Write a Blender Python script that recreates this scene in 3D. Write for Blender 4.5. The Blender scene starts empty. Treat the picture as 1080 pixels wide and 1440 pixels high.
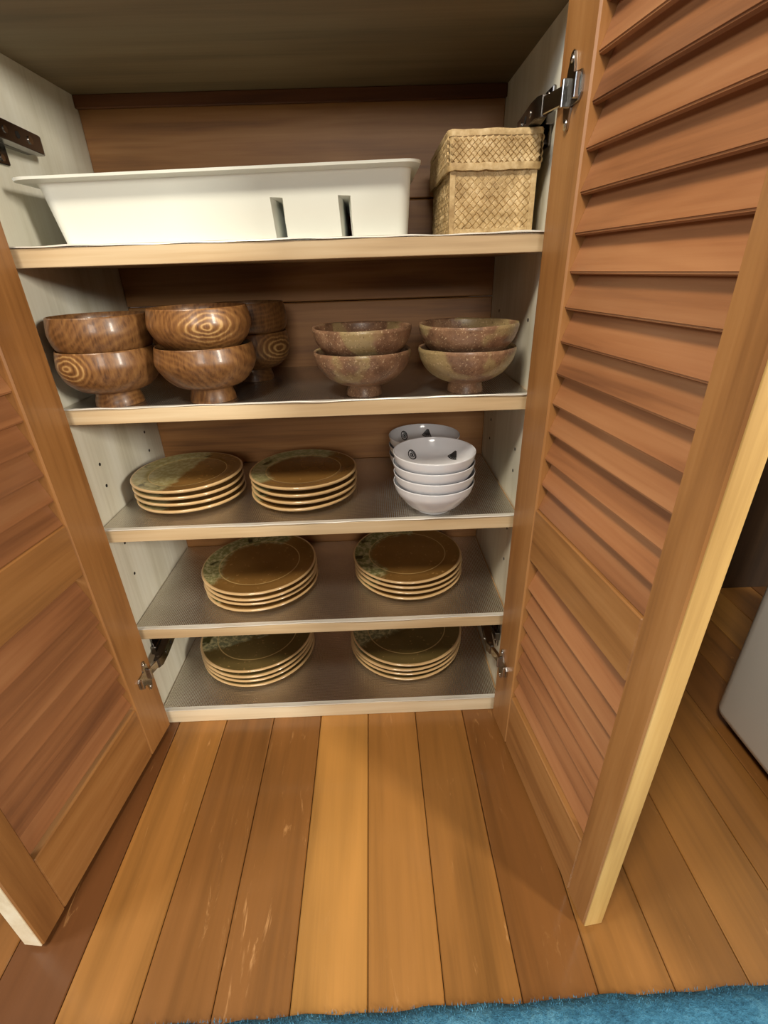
import bpy, bmesh, math, random
from mathutils import Vector, Matrix
random.seed(7)
PI = math.pi
S = bpy.context.scene
C = S.collection

# ------------------------------------------------------------------ camera
F_PX = 670.94
CAM = Vector((0.1025, -0.6295, 0.7471))
PITCH, YAW, ROLL = 0.4713, -0.0133, -0.0320
cy, sy = math.cos(YAW), math.sin(YAW)
rt = Vector((cy, sy, 0)); fw0 = Vector((-sy, cy, 0)); up0 = Vector((0, 0, 1))
FW = math.cos(PITCH)*fw0 - math.sin(PITCH)*up0
UPV = math.cos(PITCH)*up0 + math.sin(PITCH)*fw0
RT = math.cos(ROLL)*rt + math.sin(ROLL)*UPV
UP = math.cos(ROLL)*UPV - math.sin(ROLL)*rt
cd = bpy.data.cameras.new('camera')
cd.sensor_fit = 'VERTICAL'; cd.sensor_height = 24.0; cd.sensor_width = 18.0
cd.lens = F_PX/1440*24.0; cd.clip_start = 0.01
cam = bpy.data.objects.new('camera', cd); C.objects.link(cam)
m = Matrix((RT, UP, -FW)).transposed().to_4x4(); m.translation = CAM
cam.matrix_world = m
S.camera = cam

# ------------------------------------------------------------------ world, lights, exposure
w = bpy.data.worlds.new('world'); S.world = w; w.use_nodes = True
bg = w.node_tree.nodes['Background']
bg.inputs[0].default_value = (1.0, 0.88, 0.72, 1); bg.inputs[1].default_value = 0.055

def area(name, loc, target, size, energy, col, sy_=None):
    d = bpy.data.lights.new(name, 'AREA'); d.energy = energy; d.color = col
    d.shape = 'RECTANGLE'; d.size = size; d.size_y = sy_ or size
    o = bpy.data.objects.new(name, d); C.objects.link(o); o.location = loc
    o.rotation_euler = (Vector(target)-Vector(loc)).to_track_quat('-Z', 'Y').to_euler()
    return o
area('ceiling_lamp', (-0.42, -1.15, 2.20), (0.1, 0.0, 0.4), 0.35, 36, (1.0, 0.89, 0.72))
area('window_daylight', (-2.1, -1.05, 1.50), (0.2, -0.2, 0.5), 0.6, 34, (0.84, 0.92, 1.0), 0.9)
area('rear_window_daylight', (0.2, -2.8, 1.37), (0.0, 0.2, 0.6), 0.7, 20, (1.0, 0.94, 0.84), 0.4)
area('glass_door_daylight', (1.9, -1.75, 1.35), (-0.2, 0.0, 0.5), 0.25, 46, (1.0, 0.93, 0.80), 0.5)

S.view_settings.view_transform = 'Standard'; S.view_settings.look = 'None'
S.view_settings.gamma = 1.0; S.view_settings.use_curve_mapping = False
S.view_settings.exposure = 0.22

# ------------------------------------------------------------------ helpers
def srgb(r, g, b):
    f = lambda c: ((c/255+0.055)/1.055)**2.4 if c/255 > 0.04045 else c/255/12.92
    return (f(r), f(g), f(b), 1)

class NT:
    def __init__(self, name):
        self.m = bpy.data.materials.new(name); self.m.use_nodes = True
        self.t = self.m.node_tree; self.b = self.t.nodes['Principled BSDF']
    def n(self, typ, **kw):
        nd = self.t.nodes.new(typ)
        for k, v in kw.items():
            setattr(nd, k, v)
        return nd
    def l(self, a, b): self.t.links.new(a, b)
    def val(self, sock, v):
        if hasattr(v, 'is_linked') or hasattr(v, 'links'): self.l(v, sock)
        else: sock.default_value = v
    def math(self, op, a, b=0.0, c=None, clamp=False):
        nd = self.n('ShaderNodeMath', operation=op, use_clamp=clamp)
        self.val(nd.inputs[0], a); self.val(nd.inputs[1], b)
        if c is not None: self.val(nd.inputs[2], c)
        return nd.outputs[0]
    def smooth(self, v, lo, hi):
        nd = self.n('ShaderNodeMapRange', interpolation_type='SMOOTHSTEP')
        self.val(nd.inputs[0], v); nd.inputs[1].default_value = lo; nd.inputs[2].default_value = hi
        return nd.outputs[0]
    def mix(self, f, a, b, mode='MIX'):
        nd = self.n('ShaderNodeMix', data_type='RGBA', blend_type=mode)
        self.val(nd.inputs[0], f); self.val(nd.inputs[6], a); self.val(nd.inputs[7], b)
        return nd.outputs[2]
    def ramp(self, f, stops):
        nd = self.n('ShaderNodeValToRGB'); e = nd.color_ramp.elements
        e[0].position, e[0].color = stops[0]; e[1].position, e[1].color = stops[-1]
        for p, c in stops[1:-1]:
            x = e.new(p); x.color = c
        self.l(f, nd.inputs[0]); return nd.outputs[0]
    def coord(self): return self.n('ShaderNodeTexCoord').outputs['Object']
    def mapv(self, v, scale=(1, 1, 1), loc=(0, 0, 0)):
        nd = self.n('ShaderNodeMapping'); self.l(v, nd.inputs[0])
        self.val(nd.inputs['Location'], loc); nd.inputs['Scale'].default_value = scale
        return nd.outputs[0]
    def noise(self, v, scale, detail=4, rough=0.55, dist=0.0):
        nd = self.n('ShaderNodeTexNoise'); self.l(v, nd.inputs['Vector'])
        nd.inputs['Scale'].default_value = scale; nd.inputs['Detail'].default_value = detail
        nd.inputs['Roughness'].default_value = rough; nd.inputs['Distortion'].default_value = dist
        return nd.outputs[0]
    def bump(self, h, strength=0.2, dist=0.002):
        nd = self.n('ShaderNodeBump'); nd.inputs['Strength'].default_value = strength
        nd.inputs['Distance'].default_value = dist; self.l(h, nd.inputs['Height'])
        self.l(nd.outputs[0], self.b.inputs['Normal'])
    def rnd(self): return self.n('ShaderNodeObjectInfo').outputs['Random']
    def sep(self, v):
        nd = self.n('ShaderNodeSeparateXYZ'); self.l(v, nd.inputs[0]); return nd.outputs
    def fin(self, col=None, rough=0.5, metal=0.0, coat=0.0, spec=None):
        if col is not None: self.val(self.b.inputs['Base Color'], col)
        self.val(self.b.inputs['Roughness'], rough); self.b.inputs['Metallic'].default_value = metal
        self.b.inputs['Coat Weight'].default_value = coat; self.b.inputs['Coat Roughness'].default_value = 0.12
        if spec is not None: self.b.inputs['Specular IOR Level'].default_value = spec
        return self.m

def rnd_offset(t, v, amount=7.0):
    r = t.rnd(); cx = t.n('ShaderNodeCombineXYZ')
    t.l(t.math('MULTIPLY', r, amount), cx.inputs[0]); t.l(t.math('MULTIPLY', r, amount*1.7), cx.inputs[1]); t.l(t.math('MULTIPLY', r, amount*2.3), cx.inputs[2])
    a = t.n('ShaderNodeVectorMath', operation='ADD'); t.l(v, a.inputs[0]); t.l(cx.outputs[0], a.inputs[1])
    return a.outputs[0]

def wood(name, dark, mid, light, axis='z', rough=0.45, vary=0.25, coat=0.0, fine=1.0, bump=0.12, scratch=0.0):
    t = NT(name); v = rnd_offset(t, t.coord())
    k = {'x': (0.09, 1, 1), 'y': (1, 0.09, 1), 'z': (1, 1, 0.09)}[axis]
    broad = t.noise(t.mapv(v, k), 26*fine, 3, 0.5, 0.6)
    k2 = tuple(0.03 if a < 0.5 else 1 for a in k)
    grain = t.noise(t.mapv(v, k2), 190*fine, 5, 0.6, 0.2)
    f = t.math('ADD', t.math('MULTIPLY', broad, 0.72), t.math('MULTIPLY', grain, 0.28))
    c = t.ramp(f, [(0.30, dark), (0.5, mid), (0.70, light)])
    hsv = t.n('ShaderNodeHueSaturation'); t.l(c, hsv.inputs['Color'])
    t.l(t.math('MULTIPLY_ADD', t.rnd(), vary, 1-vary/2), hsv.inputs['Value'])
    col = hsv.outputs[0]; rg = rough
    if scratch:
        s1 = t.noise(t.mapv(v, (1, 0.16, 1)), 38, 6, 0.72, 2.2)
        mk = t.smooth(s1, 0.60, 0.74)
        s2 = t.noise(t.mapv(v, (1, 0.3, 1)), 9, 2)
        mk = t.math('MULTIPLY', mk, t.smooth(s2, 0.42, 0.62))
        col = t.mix(t.math('MULTIPLY', mk, scratch), col, srgb(190, 140, 84))
        rg = t.math('ADD', t.math('MULTIPLY', mk, 0.25), t.math('MULTIPLY_ADD', broad, 0.25, rough-0.1))
    t.bump(grain, bump, 0.001)
    return t.fin(col, rg, 0, coat)

def plain(name, col, rough=0.5, metal=0.0, coat=0.0, nscale=60, var=0.06, bump=0.03):
    t = NT(name); v = t.coord(); n = t.noise(v, nscale, 4)
    hsv = t.n('ShaderNodeHueSaturation'); hsv.inputs['Color'].default_value = col
    t.l(t.math('MULTIPLY_ADD', n, var*2, 1-var), hsv.inputs['Value'])
    if bump: t.bump(n, bump, 0.001)
    return t.fin(hsv.outputs[0], rough, metal, coat)

def obj(name, bm, mat, parent=None, smooth=None, loc=None, rot=None):
    me = bpy.data.meshes.new(name)
    if isinstance(bm, bmesh.types.BMesh):
        bmesh.ops.recalc_face_normals(bm, faces=bm.faces)
        bm.to_mesh(me); bm.free()
    else: me = bm
    if mat is not None and not me.materials:
        for mm in (mat if isinstance(mat, (list, tuple)) else [mat]): me.materials.append(mm)
    if smooth is not None:
        me.polygons.foreach_set('use_smooth', [True]*len(me.polygons))
        try: me.set_sharp_from_angle(angle=math.radians(smooth))
        except Exception: pass
    o = bpy.data.objects.new(name, me); C.objects.link(o)
    if parent: o.parent = parent
    if loc is not None: o.location = loc
    if rot is not None: o.rotation_euler = rot
    return o
def tag(o, label=None, cat=None, group=None, kind=None):
    if label: o['label'] = label
    if cat: o['category'] = cat
    if group: o['group'] = group
    if kind: o['kind'] = kind
    return o
def empty(name, loc=(0, 0, 0), rz=0):
    o = bpy.data.objects.new(name, None); C.objects.link(o); o.location = loc
    o.rotation_euler = (0, 0, rz); o.empty_display_size = 0.03; return o
def clone(o, parent=None):
    c = o.copy(); C.objects.link(c)
    if parent: c.parent = parent
    return c
def bx(bm, x0, x1, y0, y1, z0, z1, bev=0.0, mi=0, seg=1):
    r = bmesh.ops.create_cube(bm, size=1.0)
    vs = r['verts']
    for v in vs:
        v.co = Vector((x0+(v.co.x+.5)*(x1-x0), y0+(v.co.y+.5)*(y1-y0), z0+(v.co.z+.5)*(z1-z0)))
    fs = list({f for v in vs for f in v.link_faces})
    for f in fs: f.material_index = mi
    if bev:
        es = list({e for v in vs for e in v.link_edges})
        r2 = bmesh.ops.bevel(bm, geom=es, offset=bev, segments=seg, affect='EDGES', profile=0.5)
        for f in r2['faces']: f.material_index = mi
    return bm
def box(*a, **k): return bx(bmesh.new(), *a, **k)
def cyl(bm, p0, p1, r, seg=12, r2=None):
    p0, p1 = Vector(p0), Vector(p1); d = p1-p0
    M = Matrix.Translation((p0+p1)/2) @ d.to_track_quat('Z', 'Y').to_matrix().to_4x4()
    bmesh.ops.create_cone(bm, cap_ends=True, segments=seg, radius1=r, radius2=r if r2 is None else r2, depth=d.length, matrix=M)
    return bm
def prism(bm, pts, axis, a, b, bev=0.0):
    """2-D outline pts extruded along axis (x,y,z) from a to b"""
    def P(p, h):
        return {'x': (h, p[0], p[1]), 'y': (p[0], h, p[1]), 'z': (p[0], p[1], h)}[axis]
    n = len(pts)
    A = [bm.verts.new(P(p, a)) for p in pts]; B = [bm.verts.new(P(p, b)) for p in pts]
    fs = [bm.faces.new(A), bm.faces.new(B[::-1])]
    for i in range(n): fs.append(bm.faces.new((A[i], B[i], B[(i+1) % n], A[(i+1) % n])))
    if bev:
        es = list({e for f in fs[:2] for e in f.edges})
        bmesh.ops.bevel(bm, geom=es, offset=bev, segments=2, affect='EDGES')
    return bm
def spline(pts, n=6):
    """Catmull-Rom through 2-D points"""
    out = []
    P = [pts[0]]+list(pts)+[pts[-1]]
    for i in range(1, len(P)-2):
        p0, p1, p2, p3 = [Vector(q).to_2d() for q in P[i-1:i+3]]
        for k in range(n):
            t = k/n
            out.append(0.5*((2*p1)+(-p0+p2)*t+(2*p0-5*p1+4*p2-p3)*t*t+(-p0+3*p1-3*p2+p3)*t**3))
    out.append(Vector(P[-2]).to_2d()); return out
def lathe(prof, seg=56, wob=None):
    """revolve (r, z) profile; r == 0 ends are closed by a fan; wob(theta, r, z) -> (r, z)"""
    bm = bmesh.new(); rings = []
    for r, z in prof:
        if r < 1e-6: rings.append([bm.verts.new((0, 0, z))])
        else:
            ring = []
            for i in range(seg):
                a = 2*PI*i/seg; rr, zz = (r, z) if wob is None else wob(a, r, z)
                ring.append(bm.verts.new((rr*math.cos(a), rr*math.sin(a), zz)))
            rings.append(ring)
    for A, B in zip(rings, rings[1:]):
        for i in range(seg):
            j = (i+1) % seg
            if len(A) == 1 and len(B) == 1: continue
            if len(A) == 1: bm.faces.new((A[0], B[i], B[j]))
            elif len(B) == 1: bm.faces.new((A[i], A[j], B[0]))
            else: bm.faces.new((A[i], A[j], B[j], B[i]))
    return bm

# ------------------------------------------------------------------ materials
DOOR_V = wood('door_wood_vertical', srgb(118, 76, 38), srgb(152, 104, 56), srgb(168, 120, 70), 'z', 0.42, 0.10, 0.12)
DOOR_H = wood('door_wood_horizontal', srgb(118, 76, 38), srgb(152, 104, 56), srgb(168, 120, 70), 'x', 0.42, 0.10, 0.12)
SLAT = wood('louver_slat_wood', srgb(108, 67, 40), srgb(144, 94, 57), srgb(160, 111, 71), 'x', 0.42, 0.22, 0.12)
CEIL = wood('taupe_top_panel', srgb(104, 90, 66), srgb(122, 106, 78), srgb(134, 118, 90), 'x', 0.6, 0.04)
PINE = wood('yellow_pine_edge', srgb(156, 120, 64), srgb(186, 150, 88), srgb(204, 172, 112), 'z', 0.5, 0.05)
BACK = wood('back_board_wood', srgb(108, 70, 36), srgb(154, 106, 58), srgb(176, 130, 80), 'x', 0.5, 0.22)
BATTEN = wood('dark_batten_wood', srgb(60, 32, 14), srgb(92, 52, 24), srgb(112, 68, 34), 'x', 0.5, 0.1)
EDGE = wood('shelf_edge_pine', srgb(158, 130, 94), srgb(194, 168, 130), srgb(214, 194, 160), 'x', 0.5, 0.08, 0.0, 0.9)
SHELFB = wood('shelf_board_underside', srgb(150, 112, 70), srgb(184, 146, 100), srgb(204, 170, 126), 'x', 0.5, 0.1)
CREAM = wood('cream_paint_and_daylit_edge', srgb(206, 184, 148), srgb(228, 210, 178), srgb(238, 226, 200), 'x', 0.45, 0.04)
WHITE = wood('white_side_panel', srgb(196, 190, 168), srgb(220, 216, 198), srgb(232, 230, 216), 'z', 0.5, 0.04, 0, 0.8, 0.08)
WALL = wood('wall_dark_panelling', srgb(46, 32, 20), srgb(66, 46, 28), srgb(80, 58, 36), 'z', 0.6, 0.1)
PLASTIC = plain('white_plastic', srgb(224, 228, 220), 0.32, coat=0.15, var=0.015, nscale=8, bump=0.0)
CHROME = plain('hinge_nickel', srgb(186, 184, 180), 0.16, 1.0, var=0.05, nscale=120, bump=0.02)
STEEL = plain('hinge_arm_steel', srgb(120, 116, 112), 0.25, 1.0, var=0.08, nscale=120, bump=0.02)
DARK = plain('dark_hole', srgb(22, 18, 14), 0.7, bump=0)
SUBFLOOR = plain('dark_floor_gap', srgb(46, 26, 10), 0.8, bump=0)
APPL = plain('grey_enamel', srgb(212, 212, 208), 0.35, 0.0, 0.2, var=0.03, nscale=5, bump=0)
RUBBER = plain('black_rubber', srgb(28, 28, 28), 0.7, bump=0.05)

def liner_mat():
    t = NT('silver_embossed_liner'); v = t.coord(); s = t.sep(v)
    k = 2*PI/0.0046
    a = t.math('SINE', t.math('MULTIPLY', t.math('ADD', s[0], s[1]), k*0.72))
    b = t.math('SINE', t.math('MULTIPLY', t.math('SUBTRACT', s[0], s[1]), k*0.72))
    h = t.math('MULTIPLY', a, b)
    crease = t.noise(v, 14, 3, 0.5, 0.4)
    hh = t.math('ADD', t.math('MULTIPLY', h, 0.5), t.math('MULTIPLY', crease, 1.2))
    t.bump(hh, 0.55, 0.0011)
    c = t.ramp(t.noise(v, 9, 3), [(0.3, srgb(206, 200, 188)), (0.7, srgb(230, 226, 218))])
    return t.fin(c, 0.20, 0.95)
LINER = liner_mat()
FOIL = plain('foil_liner_edge', srgb(226, 222, 212), 0.35, 0.25, var=0.05, nscale=90, bump=0.2)

def bowl_wood(name, centre, freq=420, tone=1.0):
    t = NT(name); v = t.coord()
    s = t.n('ShaderNodeVectorMath', operation='SUBTRACT'); t.l(v, s.inputs[0]); s.inputs[1].default_value = centre
    mp = t.mapv(s.outputs[0], (0.8, 0.30, 1.25))
    ln = t.n('ShaderNodeVectorMath', operation='LENGTH'); t.l(mp, ln.inputs[0])
    n1 = t.noise(v, 22, 3, 0.5); n2 = t.noise(v, 75, 4, 0.6)
    d = t.math('ADD', ln.outputs['Value'], t.math('ADD', t.math('MULTIPLY', n1, 0.022), t.math('MULTIPLY', n2, 0.0012)))
    ring = t.math('MULTIPLY_ADD', t.math('SINE', t.math('MULTIPLY', d, freq)), 0.5, 0.5)
    ring = t.math('POWER', ring, 1.6)
    fine = t.noise(t.mapv(v, (1, 1, 0.12)), 260, 4, 0.7)
    f = t.math('ADD', t.math('MULTIPLY', ring, t.math('MULTIPLY_ADD', t.smooth(ln.outputs['Value'], 0.034, 0.012), 0.36, 0.11)), t.math('MULTIPLY', fine, 0.74))
    g = lambda r, gg, b: tuple(min(1, c*tone) for c in srgb(r, gg, b)[:3])+(1,)
    c = t.ramp(f, [(0.24, g(78, 48, 24)), (0.42, g(118, 80, 44)), (0.62, g(140, 100, 56)), (0.85, g(182, 146, 94))])
    return t.fin(c, 0.40, 0, 0.14)

def stoneware():
    t = NT('speckled_brown_stoneware'); v = rnd_offset(t, t.coord(), 3.0)
    big = t.noise(v, 15, 3, 0.5, 0.4); spk = t.noise(v, 420, 2, 0.5); md = t.noise(v, 60, 4, 0.6)
    c = t.ramp(md, [(0.32, srgb(110, 82, 62)), (0.55, srgb(140, 107, 82)), (0.75, srgb(160, 129, 100))])
    c = t.mix(t.smooth(big, 0.54, 0.60), c, srgb(156, 136, 96))
    c = t.mix(t.math('MULTIPLY', t.smooth(spk, 0.62, 0.68), 0.75), c, srgb(200, 176, 142))
    c = t.mix(t.math('MULTIPLY', t.smooth(spk, 0.36, 0.30), 0.6), c, srgb(66, 42, 30))
    t.bump(md, 0.2, 0.002)
    return t.fin(c, 0.38, 0, 0.2)
STONE = stoneware()
PORC = plain('white_porcelain', srgb(226, 228, 234), 0.12, 0, 0.4, var=0.01, nscale=6, bump=0)
INK = plain('grey_black_print', srgb(52, 54, 58), 0.25, 0, 0.3, nscale=500, var=0.25, bump=0)

def plate_mat(name, R, ang, spread, rim, green=(134, 128, 84), amber=(168, 112, 44), amber2=(196, 140, 66)):
    """amber glaze, an olive crescent poured over one side of the rim (local angle ang)"""
    t = NT(name); v = t.coord(); s = t.sep(v)
    r = t.math('DIVIDE', t.math('SQRT', t.math('ADD', t.math('MULTIPLY', s[0], s[0]), t.math('MULTIPLY', s[1], s[1]))), R)
    vr = rnd_offset(t, v, 2.0)
    n = t.noise(vr, 28, 4, 0.55, 0.5); n2 = t.noise(vr, 120, 4, 0.6); n3 = t.noise(vr, 9, 2)
    side = t.math('DIVIDE', t.math('ADD', t.math('MULTIPLY', s[0], math.cos(ang)), t.math('MULTIPLY', s[1], math.sin(ang))), R)
    base = t.ramp(n3, [(0.3, srgb(*amber)), (0.7, srgb(*amber2))])
    base = t.mix(t.math('MULTIPLY', t.smooth(n2, 0.6, 0.75), 0.35), base, srgb(214, 170, 104))
    m = t.smooth(t.math('ADD', side, t.math('MULTIPLY', t.math('SUBTRACT', n, 0.5), 0.5)), spread, spread+0.12)
    if rim: m = t.math('MULTIPLY', m, t.smooth(t.math('ADD', r, t.math('MULTIPLY', t.math('SUBTRACT', n, 0.5), 0.25)), 0.60, 0.72))
    gcol = t.mix(t.smooth(n2, 0.42, 0.62), srgb(*green), srgb(168, 160, 118))
    gcol = t.mix(t.math('MULTIPLY', t.smooth(n, 0.55, 0.66), t.smooth(r, 0.66, 0.80)), gcol, srgb(62, 62, 34))
    col = t.mix(m, base, gcol)
    ringd = t.math('ABSOLUTE', t.math('SUBTRACT', r, 0.70))
    col = t.mix(t.math('MULTIPLY', t.smooth(ringd, 0.014, 0.004), 0.55), col, srgb(206, 176, 116))
    col = t.mix(t.smooth(r, 0.955, 0.975), col, srgb(196, 164, 118))
    low = t.smooth(s[2], 0.0085, 0.0060)
    col = t.mix(low, col, srgb(190, 158, 114))
    return t.fin(col, 0.15, 0, 0.6)

def straw():
    t = NT('dried_palm_straw'); v = rnd_offset(t, t.coord()); n = t.noise(v, 190, 4, 0.6); n2 = t.noise(v, 40, 2)
    c = t.ramp(t.math('ADD', t.math('MULTIPLY', n, 0.5), t.math('MULTIPLY', n2, 0.5)),
               [(0.34, srgb(150, 122, 78)), (0.52, srgb(188, 162, 116)), (0.68, srgb(212, 190, 148))])
    t.bump(n, 0.3, 0.001); return t.fin(c, 0.6)
STRAW = straw()
def rugmat():
    t = NT('blue_pile'); v = t.coord(); n = t.noise(v, 160, 4, 0.7); n2 = t.noise(v, 22, 3)
    c = t.ramp(t.math('ADD', t.math('MULTIPLY', n, 0.5), t.math('MULTIPLY', n2, 0.5)),
               [(0.3, srgb(32, 80, 106)), (0.5, srgb(54, 114, 144)), (0.7, srgb(94, 152, 178))])
    t.bump(n, 0.8, 0.004); return t.fin(c, 0.9)
RUG = rugmat()

# ------------------------------------------------------------------ setting
fl = obj('floor', box(-1.9, 1.9, -2.2, 0.36, -0.04, -0.012), SUBFLOOR); tag(fl, 'warm brown varnished plank floor with pale scuffs', 'floor', kind='structure')
edges = [0.069+0.0885*(i-8) for i in range(-6, 24)]
pm = []
for c in [(116, 74, 34), (164, 117, 58), (126, 83, 40), (150, 103, 50), (138, 93, 44), (98, 60, 30)]:
    d = tuple(int(v*0.80) for v in c); l = tuple(min(255, int(v*1.10)) for v in c)
    pm.append(wood('floor_plank_%d_%d_%d' % c, srgb(*d), srgb(*c), srgb(*l), 'y', 0.34, 0.05, 0.30, 0.7, 0.06, 0.8))
order = {2: 2, 3: 5, 4: 3, 5: 2, 6: 2, 7: 1, 8: 3, 9: 4, 10: 0, 11: 4, 12: 4, 13: 3, 14: 4}
for i in range(len(edges)-1):
    x0, x1 = edges[i], edges[i+1]; k = i-6
    mi = order.get(k, (i*7) % 5)
    p = obj('floor_plank', box(-(x1-x0)/2+0.0005, (x1-x0)/2-0.0005, -1.2, 1.2, -0.012, 0.0, 0.0012), pm[mi], fl, loc=((x0+x1)/2, -0.86, 0))
wb = obj('wall_back', box(-1.9, 1.9, 0.34, 0.40, -0.04, 2.3), WALL); tag(wb, 'dark wood panelled wall behind the cabinet', 'wall', kind='structure')

# ------------------------------------------------------------------ cabinet
HW, D = 0.314, 0.270
ZS = [0.7789, 0.5927, 0.4114, 0.2225, 0.0302]
TOPZ = 0.982
cab = empty('cabinet'); tag(cab, 'wooden kitchen cabinet with louvered doors open over shelves of tableware', 'cabinet')
for s in (-1, 1):
    a, b = sorted((s*HW, s*(HW+0.018)))
    sp = obj('side_panel', box(a, b, 0.0, D+0.012, 0.0, 1.09, 0.0008), WHITE, cab)
    for z in (0.497, 0.462, 0.36, 0.30, 0.68, 0.13):
        for y in (0.055, 0.215):
            h = obj('pin_hole', cyl(bmesh.new(), (s*HW-s*0.0004, y, z), (s*HW+s*0.004, y, z), 0.0026, 10), DARK, sp)
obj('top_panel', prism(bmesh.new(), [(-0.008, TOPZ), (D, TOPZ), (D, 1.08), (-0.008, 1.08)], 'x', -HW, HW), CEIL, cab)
bz = [0.0, 0.205, 0.41, 0.555, 0.700, 0.845, 1.09]
for i in range(len(bz)-1):
    zc = (bz[i]+bz[i+1])/2; hh = (bz[i+1]-bz[i])/2-0.0008
    obj('back_board', box(-HW, HW, 0, 0.010, -hh, hh, 0.0015), BACK, cab, loc=(0, D, zc))
obj('batten', box(-HW, HW, D-0.008, D, TOPZ-0.016, TOPZ, 0.001), BATTEN, cab)
for i, z in enumerate(ZS):
    th = 0.0190 if i < 4 else z-0.0002
    sh = obj('shelf', box(-HW+0.0008, HW-0.0008, 0.004, D-0.001, z-th, z, 0.0005), SHELFB, cab)
    obj('edge_strip', box(-HW+0.0008, HW-0.0008, 0.0, 0.0042, z-th-0.0006*(i < 4), z, 0.0006), EDGE if i < 4 else CREAM, sh)

DW, DT = 0.326, 0.026
Z0, Z1 = 0.008, 1.085
ST = 0.064; FS = 0.040
MR0, MR1, BR, TR = 0.385, 0.462, 0.120, 1.020
PITCHZ = 0.0345
def make_door(sg, loc, ang, edge_mat):
    bm = bmesh.new()
    ya, yb = sorted((0, sg*DT))
    bx(bm, 0, ST, ya, yb, Z0, Z1, 0.002, 0); bx(bm, DW-FS, DW, ya, yb, Z0, Z1, 0.002, 0)
    for a, b in ((Z0, BR), (MR0, MR1), (TR, Z1)):
        bx(bm, ST, DW-FS, ya+0.0006, yb-0.0006, a, b, 0.0015, 1)
    d = obj('door', bm, [DOOR_V, DOOR_H], cab, loc=loc, rot=(0, 0, ang))
    e0, e1 = sorted((sg*0.0015, sg*(DT-0.0015)))
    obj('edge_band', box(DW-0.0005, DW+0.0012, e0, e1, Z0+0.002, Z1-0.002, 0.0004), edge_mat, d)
    # louvre slat: lower edge proud of the inner side, upper edge leaning to the outer side
    th = 0.0065
    y0, y1 = sg*0.0035, sg*0.0195
    rise = 0.041
    dn = Vector((sg*rise, -0.016)); dn.normalize()
    base = [Vector((y0, 0.0)), Vector((y1, rise))]
    pts = [base[0]-Vector((0, 0)), base[0]+dn*th, base[1]+dn*th*0.6, base[1]]
    sm = bmesh.new(); L = DW-FS-ST-0.0006
    prism(sm, [(p.x, p.y) for p in pts], 'x', -L/2, L/2)
    bmesh.ops.bevel(sm, geom=[e for e in sm.edges if abs(e.verts[0].co.x-e.verts[1].co.x) > 0.1], offset=0.0014, segments=2, affect='EDGES')
    first = None
    for lo, hi in ((BR, MR0), (MR1, TR)):
        n = int((hi-lo-0.006)/PITCHZ)
        off = (hi-lo-(n*PITCHZ+0.006))/2
        for k in range(n):
            z = lo+off+k*PITCHZ
            if first is None:
                s_ = obj('slat', sm, SLAT, d); first = s_
            else: s_ = clone(first, d)
            s_.location = ((ST+DW-FS)/2, 0, z)
    # hinge cups
    for zc in (0.149, 0.893):
        hb = bmesh.new()
        f = -sg
        out = [(0.012, -0.029), (0.0155, -0.031), (0.019, -0.029), (0.0205, -0.020), (0.021, -0.0125), (0.036, -0.0115), (0.040, -0.006),
               (0.040, 0.006), (0.036, 0.0115), (0.021, 0.0125), (0.0205, 0.020), (0.019, 0.029), (0.0155, 0.031), (0.012, 0.029), (0.0095, 0.018), (0.0075, 0.012), (0.0075, -0.012), (0.0095, -0.018)]
        ds = 0.013 if zc > 0.5 else 0.003
        out = [(a_+ds, b_) for a_, b_ in out]
        prism(hb, out, 'y', min(0, f*0.0028), max(0, f*0.0028), 0.0007)
        # raised rim around the cup
        for a in ((ds+0.0085, ds+0.0125, -0.011, 0.011), (ds+0.033, ds+0.037, -0.0095, 0.0095)):
            q0, q1 = sorted((f*0.0026, f*0.0075)); bx(hb, a[0], a[1], q0, q1, a[2], a[3], 0.0006)
        hc = obj('hinge_cup', hb, CHROME, d, 35, loc=(0, 0, zc))
        for zz in (-0.024, 0.024):
            sc = bmesh.new()
            bmesh.ops.create_uvsphere(sc, u_segments=12, v_segments=8, radius=0.0034, matrix=Matrix.Diagonal((1, 0.5, 1, 1)))
            obj('hinge_screw', sc, CHROME, d, 60, loc=(ds+0.0155, f*0.0026, zc+zz))
    return d
dr = make_door(1, (0.2993, -0.0161, 0), math.radians(-83.2), PINE); dr['label'] = 'louvered door on the right side, swung wide open'
dl = make_door(-1, (-0.2965, -0.0095, 0), math.radians(-96.6), CREAM); dl['label'] = 'louvered door on the left side, swung wide open'  # window daylight on this door's free edge put in as pale cream colour

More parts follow.
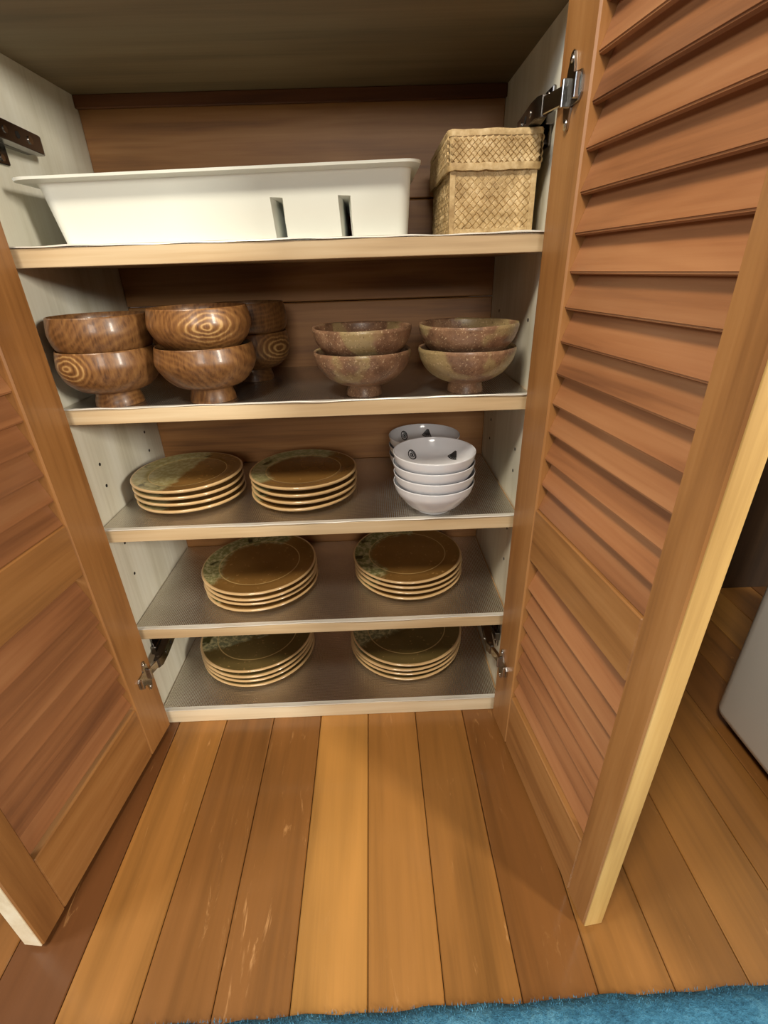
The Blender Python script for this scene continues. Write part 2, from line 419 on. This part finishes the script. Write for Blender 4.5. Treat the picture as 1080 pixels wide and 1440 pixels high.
def hinge_arm(s, zc):
    X = lambda v: s*v
    bm = bmesh.new()
    def b(x0, x1, y0, y1, z0, z1, bev=0.001):
        a, c = sorted((X(x0), X(x1))); bx(bm, a, c, y0, y1, zc+z0, zc+z1, bev)
    b(0.3138, 0.310, 0.036, 0.062, -0.027, 0.027)            # wings of the mounting plate on the side
    b(0.3138, 0.304, 0.030, 0.108, -0.0085, 0.0085)
    # arm channel, tapering towards the front
    pts = [(0.112, 0.305), (0.112, 0.2945), (0.104, 0.291), (0.030, 0.285), (0.006, 0.284), (-0.002, 0.288), (-0.002, 0.2945), (0.030, 0.298)]
    bm2 = bmesh.new()
    prism(bm2, [(p[0], X(p[1])) for p in pts], 'z', zc-0.0095, zc+0.0095, 0.0008)
    # map (y, x) -> (x, y)
    for v in bm2.verts: v.co = Vector((v.co.y, v.co.x, v.co.z))
    me = bpy.data.meshes.new('t'); bm2.to_mesh(me); bm2.free(); bm.from_mesh(me); bpy.data.meshes.remove(me)
    arm = obj('hinge_arm', bm, STEEL, cab, 35)
    lk = bmesh.new()
    p0 = Vector((X(0.2895), 0.006, zc)); p1 = Vector((X(0.3035), -0.046, zc)) if zc > 0.5 else Vector((X(0.3020), -0.035, zc))
    dv = (p1-p0); L = dv.length
    bx(lk, -L/2, L/2, -0.0028, 0.0028, -0.0078, 0.0078, 0.0008)
    M = Matrix.Translation((p0+p1)/2) @ Matrix.Rotation(math.atan2(dv.y, dv.x), 4, 'Z')
    bmesh.ops.transform(lk, matrix=M, verts=lk.verts)
    cyl(lk, p0+Vector((0, 0, -0.0098)), p0+Vector((0, 0, 0.0098)), 0.0026, 10)
    obj('hinge_link', lk, CHROME, arm, 35)
    for y, r in ((0.028, 0.0034), (0.078, 0.0042)):
        xx = 0.2862 + (y-0.03)*0.08
        obj('hinge_screw', cyl(bmesh.new(), (X(xx-0.0022), y, zc), (X(xx+0.002), y, zc), r, 14), CHROME, arm, 35)
    for dz in (-0.021, 0.021): obj('hinge_screw', cyl(bmesh.new(), (X(0.3085), 0.049, zc+dz), (X(0.311), 0.049, zc+dz), 0.0034, 14), CHROME, arm, 35)
    sl = bmesh.new(); cyl(sl, (X(0.2862), 0.052, zc), (X(0.2905), 0.052, zc), 0.0036, 14)
    obj('slot', sl, DARK, arm)
for s in (-1, 1):
    for zc in (0.149, 0.893): hinge_arm(s, zc)

# ------------------------------------------------------------------ shelf liners
desc = ['silver embossed liner under the white plastic tray and woven basket', 'silver embossed liner under the wooden and stoneware bowls',
        'silver embossed liner under the white porcelain bowls', 'silver embossed liner on the shelf directly above the lowest one', 'silver embossed liner on the lowest shelf by the floor']
LT = 0.0008
for i, z in enumerate(ZS):
    xa, xb = -HW+0.002, HW-0.003
    rnd = random.Random(30+i)
    ph = [rnd.uniform(0, 6) for _ in range(4)]
    bm = box(xa, xb, 0.0015, D-0.004, z+0.0004, z+LT)
    ln = obj('shelf_liner', bm, LINER); tag(ln, desc[i], 'shelf liner', 'silver liners laid on the shelves')
    # raw front edge, slightly curled up and wavy
    bm = bmesh.new(); rows = []
    for k in range(121):
        t = k/120; x = xa+(xb-xa)*t
        lift = 0.0010+0.0009*math.sin(9*t+ph[0])*math.sin(23*t+ph[1])+0.0004*math.sin(61*t+ph[2])
        yy = -0.0008+0.0010*math.sin(14*t+ph[3])
        rows.append([bm.verts.new((x, 0.008, z+LT+0.0002)), bm.verts.new((x, 0.003, z+LT+0.0004)), bm.verts.new((x, yy, z+LT+0.0004+max(0, lift))),
                     bm.verts.new((x, yy-0.0004, z+LT-0.0006+max(0, lift)*0.6))])
    for A, B in zip(rows, rows[1:]):
        for a in range(3): bm.faces.new((A[a], B[a], B[a+1], A[a+1]))
    obj('front_edge', bm, FOIL, ln, 60)
SH = [z+LT+0.0003 for z in ZS]      # resting height on each shelf

# ------------------------------------------------------------------ white plastic tray
def bool_diff(base, cutters):
    for c in cutters:
        md = base.modifiers.new('b', 'BOOLEAN'); md.operation = 'DIFFERENCE'; md.object = c; md.solver = 'EXACT'
    dg = bpy.context.evaluated_depsgraph_get(); dg.update()
    me = bpy.data.meshes.new_from_object(base.evaluated_get(dg))
    base.modifiers.clear(); base.data = me
    for c in cutters:
        mm = c.data; bpy.data.objects.remove(c); bpy.data.meshes.remove(mm)
def rrect(x0, x1, y0, y1, r, n=5):
    P = []
    for cx_, cy_, a0 in ((x1-r, y1-r, 0), (x0+r, y1-r, PI/2), (x0+r, y0+r, PI), (x1-r, y0+r, 1.5*PI)):
        for k in range(n+1):
            a = a0+PI/2*k/n; P.append((cx_+r*math.cos(a), cy_+r*math.sin(a)))
    return P
def loft(rings):
    bm = bmesh.new(); V = [[bm.verts.new((p[0], p[1], z)) for p in R] for R, z in rings]
    n = len(V[0])
    bm.faces.new(V[0][::-1]); bm.faces.new(V[-1])
    for A, B in zip(V, V[1:]):
        for i in range(n): bm.faces.new((A[i], A[(i+1) % n], B[(i+1) % n], B[i]))
    return bm
TX0, TX1, TY0, TY1, TH = -0.259, 0.151, 0.030, 0.235, 0.0695
fla = 0.006; tl = 0.010
rings = [(rrect(TX0+0.003, TX1-0.002, TY0+0.003, TY1-0.003, 0.010), 0.0), (rrect(TX0, TX1, TY0, TY1, 0.012), 0.003)]
rings += [(rrect(TX0-0.011, TX1+0.004, TY0-fla, TY1+fla, 0.016), TH-0.008), (rrect(TX0-0.013, TX1+0.0055, TY0-fla-0.002, TY1+fla+0.002, 0.017), TH-0.0035)]
rings += [(rrect(TX0-0.031, TX1+0.014, TY0-fla-0.016, TY1+fla+0.010, 0.020), TH-0.0015), (rrect(TX0-0.0315, TX1+0.0145, TY0-fla-0.0165, TY1+fla+0.0105, 0.020), TH+0.0012)]
tray = obj('plastic_tray', loft(rings), PLASTIC, loc=(0, 0, SH[0]))
cut = []
for x0, x1, xa, xb in ((TX0+0.004, -0.010, TX0-0.010, -0.016), (0.012, 0.067, 0.010, 0.065), (0.090, TX1-0.004, 0.090, TX1+0.002)):
    cut.append(obj('cut', loft([(rrect(x0, x1, TY0+0.004, TY1-0.004, 0.008), 0.004), (rrect(min(x0, xa), max(x1, xb), TY0-fla+0.003, TY1+fla-0.003, 0.012), TH+0.02)]), None))
for xc in (0.0005, 0.0785):
    # tapering groove in the underside between compartments
    bm = bmesh.new()
    o_ = [(xc-0.0035, -0.01), (xc+0.0062, -0.01), (xc+0.003, 0.040), (xc-0.004, 0.042)]
    prism(bm, o_, 'y', -0.05, 0.30)
    cut.append(obj('cut', bm, None))
    bm = bmesh.new()
    A = [(xc-0.011, -0.005), (xc+0.0095, -0.005), (xc+0.0075, 0.045), (xc-0.012, 0.046)]
    B = [(xc-0.0035, -0.005), (xc+0.0062, -0.005), (xc+0.003, 0.040), (xc-0.004, 0.041)]
    va = [bm.verts.new((p[0], TY0-0.012, p[1])) for p in A]; vb = [bm.verts.new((p[0], TY0+0.008, p[1])) for p in B]
    bm.faces.new(va); bm.faces.new(vb[::-1])
    for i in range(4): bm.faces.new((va[i], vb[i], vb[(i+1) % 4], va[(i+1) % 4]))
    bmesh.ops.recalc_face_normals(bm, faces=bm.faces)
    cut.append(obj('cut', bm, None))
for c in cut: c.location = (0, 0, SH[0])
bool_diff(tray, cut)
for v in tray.data.vertices:
    if v.co.z > 0.05: v.co.z += (v.co.x+0.05)*0.0145
if not tray.data.materials: tray.data.materials.append(PLASTIC)
for p in tray.data.polygons: p.use_smooth = True; p.material_index = 0
tray.data.set_sharp_from_angle(angle=math.radians(30))
tag(tray, 'long white plastic divided tray with a flared rim on the top shelf', 'tray')

# ------------------------------------------------------------------ woven basket
def weave_face(bm, O, U, V, N, w, h, step, lift=0.0011, jitter=0.25, rnd=random.Random(3)):
    """diagonal plain weave: pillow-shaped strip segments standing proud of the face; O corner, U/V unit axes"""
    d1 = (U+V).normalized(); d2 = (V-U).normalized()
    n = int((w+h)/step)+4
    for i in range(-n, n):
        for j in range(-n, n):
            c = d1*(i*step)+d2*(j*step)
            u, v = c.dot(U)+w/2, c.dot(V)+h/2
            if not (step*0.35 < u < w-step*0.35 and step*0.35 < v < h-step*0.35): continue
            a, b = (d1, d2) if (i+j) % 2 == 0 else (d2, d1)
            la, lb = step*0.72, step*0.44*(1+rnd.uniform(-jitter, jitter)*0.5)
            P = O+U*u+V*v; hh = lift*(1+rnd.uniform(-jitter, jitter))
            q = [bm.verts.new(P-a*la-b*lb-N*lift*0.5), bm.verts.new(P+a*la-b*lb-N*lift*0.5), bm.verts.new(P+a*la+b*lb-N*lift*0.5), bm.verts.new(P-a*la+b*lb-N*lift*0.5)]
            t = [bm.verts.new(P-a*la*0.5-b*lb*0.75+N*hh), bm.verts.new(P+a*la*0.5-b*lb*0.75+N*hh), bm.verts.new(P+a*la*0.5+b*lb*0.75+N*hh), bm.verts.new(P-a*la*0.5+b*lb*0.75+N*hh)]
            bm.faces.new(t)
            for k in range(4): bm.faces.new((q[k], q[(k+1) % 4], t[(k+1) % 4], t[k]))
bk = empty('woven_basket', (0.250, 0.118, SH[0])); tag(bk, 'lidded woven straw basket in the right corner of the top shelf', 'basket')
bw, bd, bh = 0.048, 0.082, 0.072      # half width, half depth, body height
body = loft([(rrect(-bw+0.003, bw-0.003, -bd+0.003, bd-0.003, 0.006, 3), 0), (rrect(-bw, bw, -bd, bd, 0.006, 3), 0.004), (rrect(-bw-0.0015, bw+0.0015, -bd-0.002, bd+0.002, 0.006, 3), bh)])
obj('body', body, STRAW, bk, 40)
X, Y, Zv = Vector((1, 0, 0)), Vector((0, 1, 0)), Vector((0, 0, 1))
wv = bmesh.new()
weave_face(wv, Vector((-bw, -bd-0.0010, 0.0)), X, Zv, -Y, 2*bw, bh, 0.0062)
weave_face(wv, Vector((-bw-0.0010, bd, 0.0)), -Y, Zv, -X, 2*bd, bh, 0.0062)
weave_face(wv, Vector((bw+0.0010, -bd, 0.0)), Y, Zv, X, 2*bd, bh, 0.0062)
tag(obj('body_weave', wv, STRAW, bk), kind='stuff')
obj('base_band', loft([(rrect(-bw-0.0012, bw+0.0012, -bd-0.0015, bd+0.0015, 0.006, 3), 0.0), (rrect(-bw-0.0016, bw+0.0016, -bd-0.0022, bd+0.0022, 0.006, 3), 0.007)]), STRAW, bk, 40)
for sx in (-1, 1):
    cb = bmesh.new(); prism(cb, [(sx*(bw-0.004), -bd-0.003), (sx*(bw+0.0022), -bd-0.003), (sx*(bw+0.0022), -bd+0.004), (sx*(bw-0.004), -bd+0.004)], 'z', 0.001, bh-0.006, 0.001)
    obj('corner_strip', cb, STRAW, bk)
lw, ld = bw+0.0045, bd+0.005
lid = obj('lid', loft([(rrect(-lw, lw, -ld, ld, 0.007, 3), 0.066), (rrect(-lw-0.0005, lw+0.0005, -ld-0.0005, ld+0.0005, 0.007, 3), 0.099), (rrect(-lw+0.002, lw-0.002, -ld+0.002, ld-0.002, 0.007, 3), 0.1015)]), STRAW, bk, 40)
wv = bmesh.new()
weave_face(wv, Vector((-lw, -ld-0.0008, 0.070)), X, Zv, -Y, 2*lw, 0.026, 0.0048)
weave_face(wv, Vector((-lw-0.0008, ld, 0.070)), -Y, Zv, -X, 2*ld, 0.026, 0.0048)
weave_face(wv, Vector((lw+0.0008, -ld, 0.070)), Y, Zv, X, 2*ld, 0.026, 0.0048)
weave_face(wv, Vector((-lw, -ld, 0.1016)), X, Y, Zv, 2*lw, 2*ld, 0.0055)
tag(obj('lid_weave', wv, STRAW, lid), kind='stuff')
rn = random.Random(5)
def band(z0, z1, e):
    bm = bmesh.new(); R0 = rrect(-lw-e, lw+e, -ld-e, ld+e, 0.008, 3); rows = []
    P = []
    for i in range(len(R0)):
        a, b = Vector(R0[i]), Vector(R0[(i+1) % len(R0)]); nn = max(1, int((b-a).length/0.009))
        P += [a.lerp(b, k/nn) for k in range(nn)]
    V = []
    for p in P:
        dz = rn.uniform(-0.0008, 0.0008); o = rn.uniform(0, 0.0007)*p.normalized()
        V.append([bm.verts.new((p.x+o.x, p.y+o.y, z0+dz)), bm.verts.new((p.x+o.x*2.4, p.y+o.y*2.4, (z0+z1)/2+dz)), bm.verts.new((p.x+o.x, p.y+o.y, z1+dz)),
                  bm.verts.new((p.x*0.96, p.y*0.975, z1+dz*0.5)), bm.verts.new((p.x*0.96, p.y*0.975, z0+dz))])
    for A, B in zip(V, V[1:]+V[:1]):
        for k in range(5): bm.faces.new((A[k], B[k], B[(k+1) % 5], A[(k+1) % 5]))
    return bm
obj('rim_band', band(0.0645, 0.0715, 0.0014), STRAW, lid, 50)
obj('rim_band', band(0.0965, 0.1025, 0.0012), STRAW, lid, 50)

# ------------------------------------------------------------------ bowls
ORD = {2: ['lower', 'upper'], 3: ['bottom', 'middle', 'top'], 4: ['bottom', 'second lowest', 'third lowest', 'topmost']}
def wood_bowl_mesh(R, H):
    k = H/0.072
    outer = [(0.0, 0.003), (0.022, 0.003), (0.024, 0.0), (0.0305, 0.0), (0.0300, 0.006*k), (0.0275, 0.0135*k), (0.0280, 0.0175*k)]
    cur = spline([(0.0290, 0.0180*k), (0.044, 0.0225*k), (0.0565, 0.0345*k), (R, 0.050*k), (R-0.001, 0.062*k), (R-0.003, 0.0715*k)], 5)
    inn = spline([(R-0.0045, 0.0722*k), (R-0.0065, 0.066*k), (R-0.008, 0.052*k), (0.050, 0.040*k), (0.034, 0.0335*k), (0.0, 0.0325*k)], 5)
    return lathe(outer+[tuple(p) for p in cur]+[(R-0.0037, 0.0722*k)]+[(max(0, p[0]), p[1]) for p in inn])
wb_group = 'turned wooden bowls on the second shelf'
stacks = [('closest to the left door', (-0.2455, 0.034), 0.0618, 0.0722, 0.0395, [(0.030-0.055, -0.055, 0.055), (-0.08, 0.05, 0.1)], [1.0, 0.92]),
          ('centre stack of wooden bowls', (-0.1185, 0.036), 0.0645, 0.0722, 0.0455, [(-0.055, -0.02, 0.02), (0.025, -0.062, 0.052)], [0.95, 1.1]),
          ('standing at the back', (-0.0895, 0.168), 0.0610, 0.0722, 0.0415, [(0.05, -0.03, 0.05), (0.0, -0.07, 0.1)], [0.85, 0.8])]
wl = [['lower wooden bowl with a ringed knot, stack nearest the left door', 'upper wooden bowl of the stack nearest the left door'],
      ['lower wooden bowl under the one with a pale oval grain figure', 'upper wooden bowl with a pale oval grain figure on its side'],
      ['lower wooden bowl of the half hidden stack behind', 'upper wooden bowl of the half hidden stack behind']]
for si, (nm, (x, y), R, H, off, cs, tn) in enumerate(stacks):
    for k in range(2):
        mt = bowl_wood('turned_wood_bowl_%d%d' % (si, k), cs[k], [900, 800][k] if si != 1 else [800, 1100][k], tn[k])
        o = obj('wooden_bowl', wood_bowl_mesh(R-0.0008*k, H), mt, None, 40, loc=(x+0.001*k, y-0.001*k, SH[1]+off*k*0.0+ (0.0 if k == 0 else 0.0))); tag(o, wl[si][k], 'bowl', wb_group)
        if k: o.location.z = SH[1]+off
def stone_bowl_mesh(R, H, seed):
    r = random.Random(seed); p1, p2 = r.uniform(0, 6), r.uniform(0, 6)
    outer = [(0.0, 0.004), (0.017, 0.004), (0.019, 0.0), (0.0245, 0.0), (0.0235, 0.007), (0.0222, 0.012)]
    cur = spline([(0.0225, 0.0135), (0.036, 0.0175), (0.051, 0.0275), (0.0610, 0.0415), (R, H-0.003)], 6)
    inn = spline([(R-0.004, H-0.001), (R-0.007, H-0.012), (0.050, 0.0345), (0.034, 0.0255), (0.018, 0.0225), (0.0, 0.022)], 5)
    def wob(a, rr, z):
        f = max(0, z-0.02)/H
        return rr*(1+0.004*f*math.sin(3*a+p1)+0.002*f*math.sin(5*a+p2)), z+0.0008*f*math.sin(2*a+p2)+0.0003*f*math.sin(7*a+p1)
    return lathe(outer+[tuple(p) for p in cur]+[(R-0.001, H), (R-0.003, H)]+[(max(0, p[0]), p[1]) for p in inn], 64, wob)
cl = [['lower speckled brown stoneware bowl of the left stoneware stack', 'upper speckled brown stoneware bowl of the left stoneware stack'],
      ['lower speckled stoneware bowl beside the right cabinet wall', 'upper speckled stoneware bowl beside the right cabinet wall']]
for si, (x, y) in enumerate([(0.0895, 0.036), (0.2290, 0.036)]):
    for k in range(2):
        o = obj('stoneware_bowl', stone_bowl_mesh(0.0652, 0.0590, 11*si+k), STONE, None, 50, loc=(x+(0.0008 if k else 0), y, SH[1]+0.0290*k), rot=(0, 0, 1.3*k+2.2*si))
        tag(o, cl[si][k], 'bowl', 'speckled stoneware bowls on the second shelf')
PR, PH = 0.0612, 0.0480
p_inn = [(PR-0.0014, PH-0.0005), (PR-0.0036, PH-0.008), (PR-0.0105, PH-0.0225), (0.038, 0.0165), (0.026, 0.0110), (0.012, 0.0090), (0.0, 0.0088)]
inn_s = spline(p_inn, 6)
def porc_mesh():
    outer = [(0.0, 0.003), (0.022, 0.003), (0.0235, 0.0), (0.0265, 0.0), (0.0268, 0.0035)]
    cur = spline([(0.0275, 0.0042), (0.040, 0.0105), (0.0515, 0.0245), (PR-0.0030, PH-0.013), (PR, PH-0.0008)], 6)
    return lathe(outer+[tuple(p) for p in cur]+[(PR-0.0006, PH)]+[(max(0, p[0]), p[1]) for p in inn_s], 64)
pm_ = porc_mesh(); bmesh.ops.recalc_face_normals(pm_, faces=pm_.faces)
pme = bpy.data.meshes.new('porcelain_bowl'); pm_.to_mesh(pme); pm_.free()
pme.materials.append(PORC); pme.polygons.foreach_set('use_smooth', [True]*len(pme.polygons)); pme.set_sharp_from_angle(angle=math.radians(50))
# printed motifs that follow the inside curve: (u = metres sideways, v = metres down from the rim)
L_inn = [0.0]
for a, b in zip(inn_s, inn_s[1:]): L_inn.append(L_inn[-1]+(b-a).length)
def inner_pt(theta0, u, v):
    v = min(max(v, 0.0015), L_inn[-1]*0.9)
    for i in range(len(L_inn)-1):
        if L_inn[i+1] >= v:
            t = (v-L_inn[i])/max(1e-9, L_inn[i+1]-L_inn[i]); p = inn_s[i].lerp(inn_s[i+1], t); tg = (inn_s[i+1]-inn_s[i]).normalized(); break
    nrm = Vector((-tg.y, tg.x))
    if nrm.x > 0: nrm = -nrm
    p = p+nrm*0.00025; a = theta0+u/max(0.02, p.x)
    return (p.x*math.cos(a), p.x*math.sin(a), p.y)
def ring_poly(bm, th, u0, v0, r0, r1, n=24, ex=0.85):
    A = [bm.verts.new(inner_pt(th, u0+ex*r0*math.cos(2*PI*i/n), v0+r0*math.sin(2*PI*i/n))) for i in range(n)]
    B = [bm.verts.new(inner_pt(th, u0+ex*r1*math.cos(2*PI*i/n), v0+r1*math.sin(2*PI*i/n))) for i in range(n)]
    for i in range(n): bm.faces.new((A[i], A[(i+1) % n], B[(i+1) % n], B[i]))
def stroke(bm, th, P, wd):
    P = [Vector(p) for p in P]; V = []
    for i, p in enumerate(P):
        d = (P[min(i+1, len(P)-1)]-P[max(i-1, 0)]).normalized(); nn = Vector((-d.y, d.x))*wd/2
        V.append((bm.verts.new(inner_pt(th, *(p+nn))), bm.verts.new(inner_pt(th, *(p-nn)))))
    for a, b in zip(V, V[1:]): bm.faces.new((a[0], b[0], b[1], a[1]))
def motif(kind, th, v0):
    bm = bmesh.new()
    if kind == 'swirl':
        ring_poly(bm, th, 0, v0, 0.0066, 0.0088)
        stroke(bm, th, [((0.0008+0.0043*t)*math.cos(11*t), v0+(0.0008+0.0043*t)*math.sin(11*t)) for t in [i/30 for i in range(31)]], 0.0017)
        ring_poly(bm, th, 0, v0, 0.0001, 0.0013, 10)
    else:
        # open fan: ribs from a pivot, with arcs
        n = 8
        for i in range(n):
            a = -0.55+1.1*i/(n-1)+0.15
            stroke(bm, th, [(0.004*0+math.sin(a)*r-0.003, v0-0.008+math.cos(a)*r) for r in (0.001, 0.008, 0.016)], 0.0017)
        for r in (0.0155, 0.011, 0.0065):
            stroke(bm, th, [(math.sin(a)*r-0.003, v0-0.008+math.cos(a)*r) for a in [-0.5+1.2*i/14 for i in range(15)]], 0.0013)
    return bm
ORDW = ['bottom', 'second lowest', 'third lowest', 'topmost']
for i in range(4):
    o = obj('porcelain_bowl', pme, None, loc=(0.1885+0.0006*math.sin(i*2.1), 0.038, SH[2]+0.0155*i))
    tag(o, '%s white porcelain bowl of the front stack%s' % (ORDW[i], ', grey motifs inside' if i == 3 else ''), 'bowl', 'white porcelain bowls')
    ms = [('swirl', math.radians(126), 0.0235), ('fan', math.radians(47), 0.0245)] if i == 3 else []
    for kd, th, v0 in ms: obj('printed_motif', motif(kd, th, v0), INK, o)
for i in range(3):
    o = obj('porcelain_bowl', pme, None, loc=(0.1865, 0.163, SH[2]+0.0155*i))
    tag(o, '%s white porcelain bowl of the stack behind, by the back wall' % ['bottom', 'middle', 'topmost'][i], 'bowl', 'white porcelain bowls')
    if i == 2:
        for kd, th, v0 in (('swirl', math.radians(126), 0.0165), ('fan', math.radians(80), 0.016)): obj('printed_motif', motif(kd, th, v0), INK, o)

# ------------------------------------------------------------------ plates
def plate_mesh(R, h, seed):
    r = random.Random(seed); p1, p2 = r.uniform(0, 6), r.uniform(0, 6)
    prof = [(0.0, h*0.22), (0.50*R, h*0.22), (0.515*R, 0.0), (0.56*R, 0.0), (0.58*R, h*0.22), (0.78*R, h*0.30), (0.92*R, h*0.48), (0.975*R, h*0.62), (0.995*R, h*0.76), (R, h*0.86),
            (0.994*R, h*0.96), (0.982*R, h), (0.965*R, h*0.985), (0.90*R, h*0.915), (0.80*R, h*0.865), (0.725*R, h*0.845), (0.71*R, h*0.805), (0.695*R, h*0.80), (0.5*R, h*0.80), (0.0, h*0.80)]
    def wob(a, rr, z):
        f = max(0.0, rr/R-0.6)/0.4
        return rr*(1+0.006*math.sin(2*a+p1)*f), z+f*h*0.05*(math.sin(2*a+p2)+0.6*math.sin(3*a+p1))
    return lathe(prof, 72, wob)
pst = [('left stack beside the left wall on the middle shelf', (-0.209, 0.117), 0.0880, 0.0135, 2, 2.9, -0.05, (150, 138, 92), 'small'),
       ('stack next to the white bowls on the middle shelf', (-0.019, 0.110), 0.0875, 0.0135, 2, 2.45, 0.0, (140, 136, 92), 'small'),
       ('left stack on the shelf above the lowest', (-0.121, 0.127), 0.1040, 0.0135, 3, 2.55, 0.05, (118, 116, 72), 'medium'),
       ('right stack on the shelf above the lowest', (0.155, 0.140), 0.1020, 0.0135, 3, 2.6, 0.08, (112, 112, 70), 'medium'),
       ('left stack on the lowest shelf', (-0.160, 0.1535), 0.1150, 0.0140, 4, 1.9, -0.20, (112, 112, 84), 'large'),
       ('right stack on the lowest shelf', (0.150, 0.1535), 0.1150, 0.0140, 4, 2.1, -0.10, (112, 112, 84), 'large')]
for si, (nm, (x, y), R, h, shi, ang, spread, green, sz) in enumerate(pst):
    rr = random.Random(50+si)
    amb = ((106, 76, 36), (134, 100, 54)) if si < 4 else ((84, 72, 40), (106, 90, 54))
    mt = plate_mat('amber_olive_glaze_%d' % si, R, ang, spread, si in (1, 2, 3), green, *amb)
    for k in range(4):
        o = obj('glazed_plate', plate_mesh(R, h, si*10+k), mt, None, 45, loc=(x+rr.uniform(-.0015, .0015), y+rr.uniform(-.001, .001), SH[shi]+k*h*0.83),
                rot=(0, 0, rr.uniform(-0.12, 0.12)))
        tag(o, '%s %s amber glazed plate, %s' % (ORDW[k], sz, nm), 'plate', 'glazed stoneware plates')

# ------------------------------------------------------------------ appliance
ap = empty('appliance', (0.692, -0.035, 0)); tag(ap, 'light grey appliance casing standing behind the right door', 'appliance')
cs = box(0, 0.5, -0.58, 0, 0.016, 0.86, 0.022, seg=4)
obj('casing', cs, APPL, ap, 40)
obj('plinth', box(0.02, 0.48, -0.56, -0.02, 0.004, 0.0165), RUBBER, ap)
for fx in (0.05, 0.45):
    for fy in (-0.06, -0.52): obj('foot', cyl(bmesh.new(), (fx, fy, 0), (fx, fy, 0.006), 0.016, 16), RUBBER, ap, 40)

# ------------------------------------------------------------------ blue mat
rg = empty('floor_mat', (0.12, -0.405, 0.0), 0.012); tag(rg, 'fluffy blue mat lying on the plank floor', 'mat')
bm = bmesh.new(); nx, ny = 160, 40; W_, D_ = 1.5, 0.45; g = []; rn = random.Random(9)
for j in range(ny+1):
    row = []
    for k in range(nx+1):
        x = -W_/2+W_*k/nx; y = -D_*j/ny
        e = min(1.0, (j+0.2)/1.6, (ny-j+0.2)/1.6)
        row.append(bm.verts.new((x+rn.uniform(-.001, .001), y+(0.0012*math.sin(x*37)+0.0008*math.sin(x*91) if j == 0 else 0), 0.001+0.011*e+rn.uniform(-.0008, .0008))))
    g.append(row)
for j in range(ny):
    for k in range(nx): bm.faces.new((g[j][k], g[j+1][k], g[j+1][k+1], g[j][k+1]))
bot = [bm.verts.new((v.co.x, v.co.y, 0.0002)) for v in g[0]]
for k in range(nx): bm.faces.new((g[0][k], g[0][k+1], bot[k+1], bot[k]))
obj('base_cloth', bm, RUG, rg, 70)
verts, faces = [], []
for i in range(26000):
    x = rn.uniform(-W_/2, W_/2); y = -abs(rn.gauss(0, 0.05)) if i % 2 else -rn.uniform(0, 0.25)
    z = 0.006 if y > -0.006 else 0.0105
    L = rn.uniform(0.0018, 0.0045); a = rn.uniform(0, 2*PI); tl_ = rn.uniform(0, 0.8)
    d = Vector((math.cos(a)*math.sin(tl_), math.sin(a)*math.sin(tl_)+(0.7 if y > -0.004 else 0), math.cos(tl_))).normalized()*L
    wv_ = Vector((-math.sin(a), math.cos(a), 0))*0.0005; p = Vector((x, y, z)); n0 = len(verts)
    verts += [p-wv_, p+wv_, p+d]; faces.append((n0, n0+1, n0+2))
me = bpy.data.meshes.new('pile'); me.from_pydata(verts, [], faces)
tag(obj('pile', me, RUG, rg), kind='stuff')
